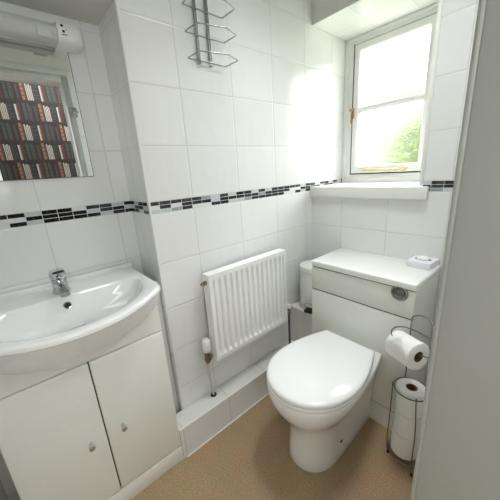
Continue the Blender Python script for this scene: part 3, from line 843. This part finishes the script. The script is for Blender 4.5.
r0['label'] = 'white toilet roll hung sideways on the arm at the top of the wire stand'
# roll on the arm: axis from the far end to the near (door side) end
A_, B_ = Vector((-.372, -.672, .531)), Vector((-.418, -.772, .538))
ax = (B_-A_).normalized()
qr = ax.to_track_quat('Z', 'Y')
vd = qr.inverted() @ (Vector((-1.383, -1.025, 1.208))-(A_+B_)/2); a0 = math.atan2(vd.y, vd.x)
bm = B(); N_ = 14; rowsv = []
for i in range(N_+1):
    u = i/N_; ang = a0+.62-1.25*u; half = .052*(1-u)+.001
    rr = .0528
    rowsv.append([bm.verts.new((rr*math.cos(ang), rr*math.sin(ang), .0535-half*.98+half*1.96*k/6-.012*u)) for k in range(7)])
for a, b in zip(rowsv, rowsv[1:]):
    for k in range(6): bm.faces.new((a[k], a[k+1], b[k+1], b[k]))
bmesh.ops.solidify(bm, geom=bm.faces[:], thickness=-.0006)
fe = link('folded_end', bm, M_paper, None, smooth=60); fe.parent = r0
r0.rotation_mode = 'QUATERNION'; r0.rotation_quaternion = ax.to_track_quat('Z', 'Y'); r0.location = A_

# ------------------------------------------------------------------ small chrome keep on the door frame (seen in the mirror)
t = thing('bolt_keep', (DJ+.03, FRONT, 1.66), 'small chrome bolt keep on the door frame, seen in the mirror', 'door bolt')
link('plate', boxbm(DJ+.012, DJ+.05, FRONT+.0003, FRONT+.0033, 1.64, 1.70, bev=.001), M_chrome, t)
bm = B(); tube(bm, [(DJ+.022, FRONT+.0118, 1.67), (DJ+.058, FRONT+.0118, 1.67)], .0065, n=12); link('keep', bm, M_chrome, t, smooth=40)
bm = B(); box(bm, DJ+.024, DJ+.046, FRONT+.0033, FRONT+.0068, 1.662, 1.678); link('spacer', bm, M_chrome, t)

# ------------------------------------------------------------------ light
w = bpy.data.worlds.new('sky'); S.world = w; w.use_nodes = True
nt = w.node_tree; bg = nt.nodes['Background']
tc = nt.nodes.new('ShaderNodeTexCoord'); sx = nt.nodes.new('ShaderNodeSeparateXYZ')
cr = nt.nodes.new('ShaderNodeValToRGB'); mr = nt.nodes.new('ShaderNodeMapRange')
mr.inputs['From Min'].default_value = -1
nt.links.new(tc.outputs['Generated'], sx.inputs[0]); nt.links.new(sx.outputs['Z'], mr.inputs['Value']); nt.links.new(mr.outputs['Result'], cr.inputs['Fac'])
e = cr.color_ramp.elements                         # bright hazy sky, much brighter high up (ramp position = (sin(elevation)+1)/2)
e[0].position = .49; e[0].color = (.065, .068, .062, 1); e[1].position = 1; e[1].color = (.80, .82, .86, 1)
for p, v in ((.505, .12), (.585, .17), (.66, .33), (.74, .75), (.9, 1.0)):
    x = e.new(p); x.color = (v*.97, v*.985, v, 1)
nt.links.new(cr.outputs['Color'], bg.inputs['Color'])
bg.inputs['Strength'].default_value = 19

def area(name, loc, rot, sx, sy, power, col=(1, 1, 1), portal=False):
    l = bpy.data.lights.new(name, 'AREA'); l.shape = 'RECTANGLE'; l.size = sx; l.size_y = sy; l.energy = power; l.color = col
    if portal: l.cycles.is_portal = True
    o = bpy.data.objects.new(name, l); COL.objects.link(o); o.location = loc; o.rotation_euler = rot; return o
area('window_portal', (.42, -.27, 1.5), (0, PI/2, 0), .85, .5, 0, portal=True)
area('hall_ceiling_fill', (-.6, -1.6, 2.34), (0, 0, 0), .9, .5, 20, (.97, .99, 1))  # unseen lamp added in the hall as fill for the vanity side
area('hall_wall_fill', (-1.66, -2.07, 1.62), (-PI/2, 0, PI), .46, 1.0, 8, (.97, .99, 1))  # unseen fill added on the hall wall to brighten the alcove and radiator wall
area('bathroom_ceiling_fill', (-.46, -.56, 2.285), (0, 0, 0), .3, .3, 3.3, (.965, .985, 1)).data.spread = math.radians(100)  # unseen lamp added overhead to fill the lid, ledge and cabinet tops

# ------------------------------------------------------------------ camera (solved from the tile grid)
cam = bpy.data.cameras.new('camera'); co = bpy.data.objects.new('camera', cam); COL.objects.link(co); S.camera = co
f, pitch, yaw, roll = 274.774, .279104, .868323, -.0653377
cam.sensor_width = 36; cam.sensor_fit = 'HORIZONTAL'; cam.lens = 36*f/500
cam.clip_start = .01
fw = Vector((math.cos(pitch)*math.cos(yaw), math.cos(pitch)*math.sin(yaw), -math.sin(pitch)))
rt = fw.cross(Vector((0, 0, 1))).normalized(); up = rt.cross(fw)
c, s = math.cos(roll), math.sin(roll)
r2, u2 = c*rt+s*up, -s*rt+c*up
m = Matrix((r2, u2, -fw)).transposed().to_4x4(); m.translation = (-1.38258, -1.02503, 1.20773)
co.matrix_world = m

S.view_settings.view_transform = 'Standard'; S.view_settings.look = 'None'
S.view_settings.exposure = .43; S.view_settings.gamma = 1
S.cycles.max_bounces = 14; S.cycles.diffuse_bounces = 8; S.cycles.glossy_bounces = 6; S.cycles.transmission_bounces = 8; S.cycles.transparent_max_bounces = 8
S.cycles.use_denoising = True
S.cycles.sample_clamp_indirect = 10
S.cycles.caustics_refractive = True
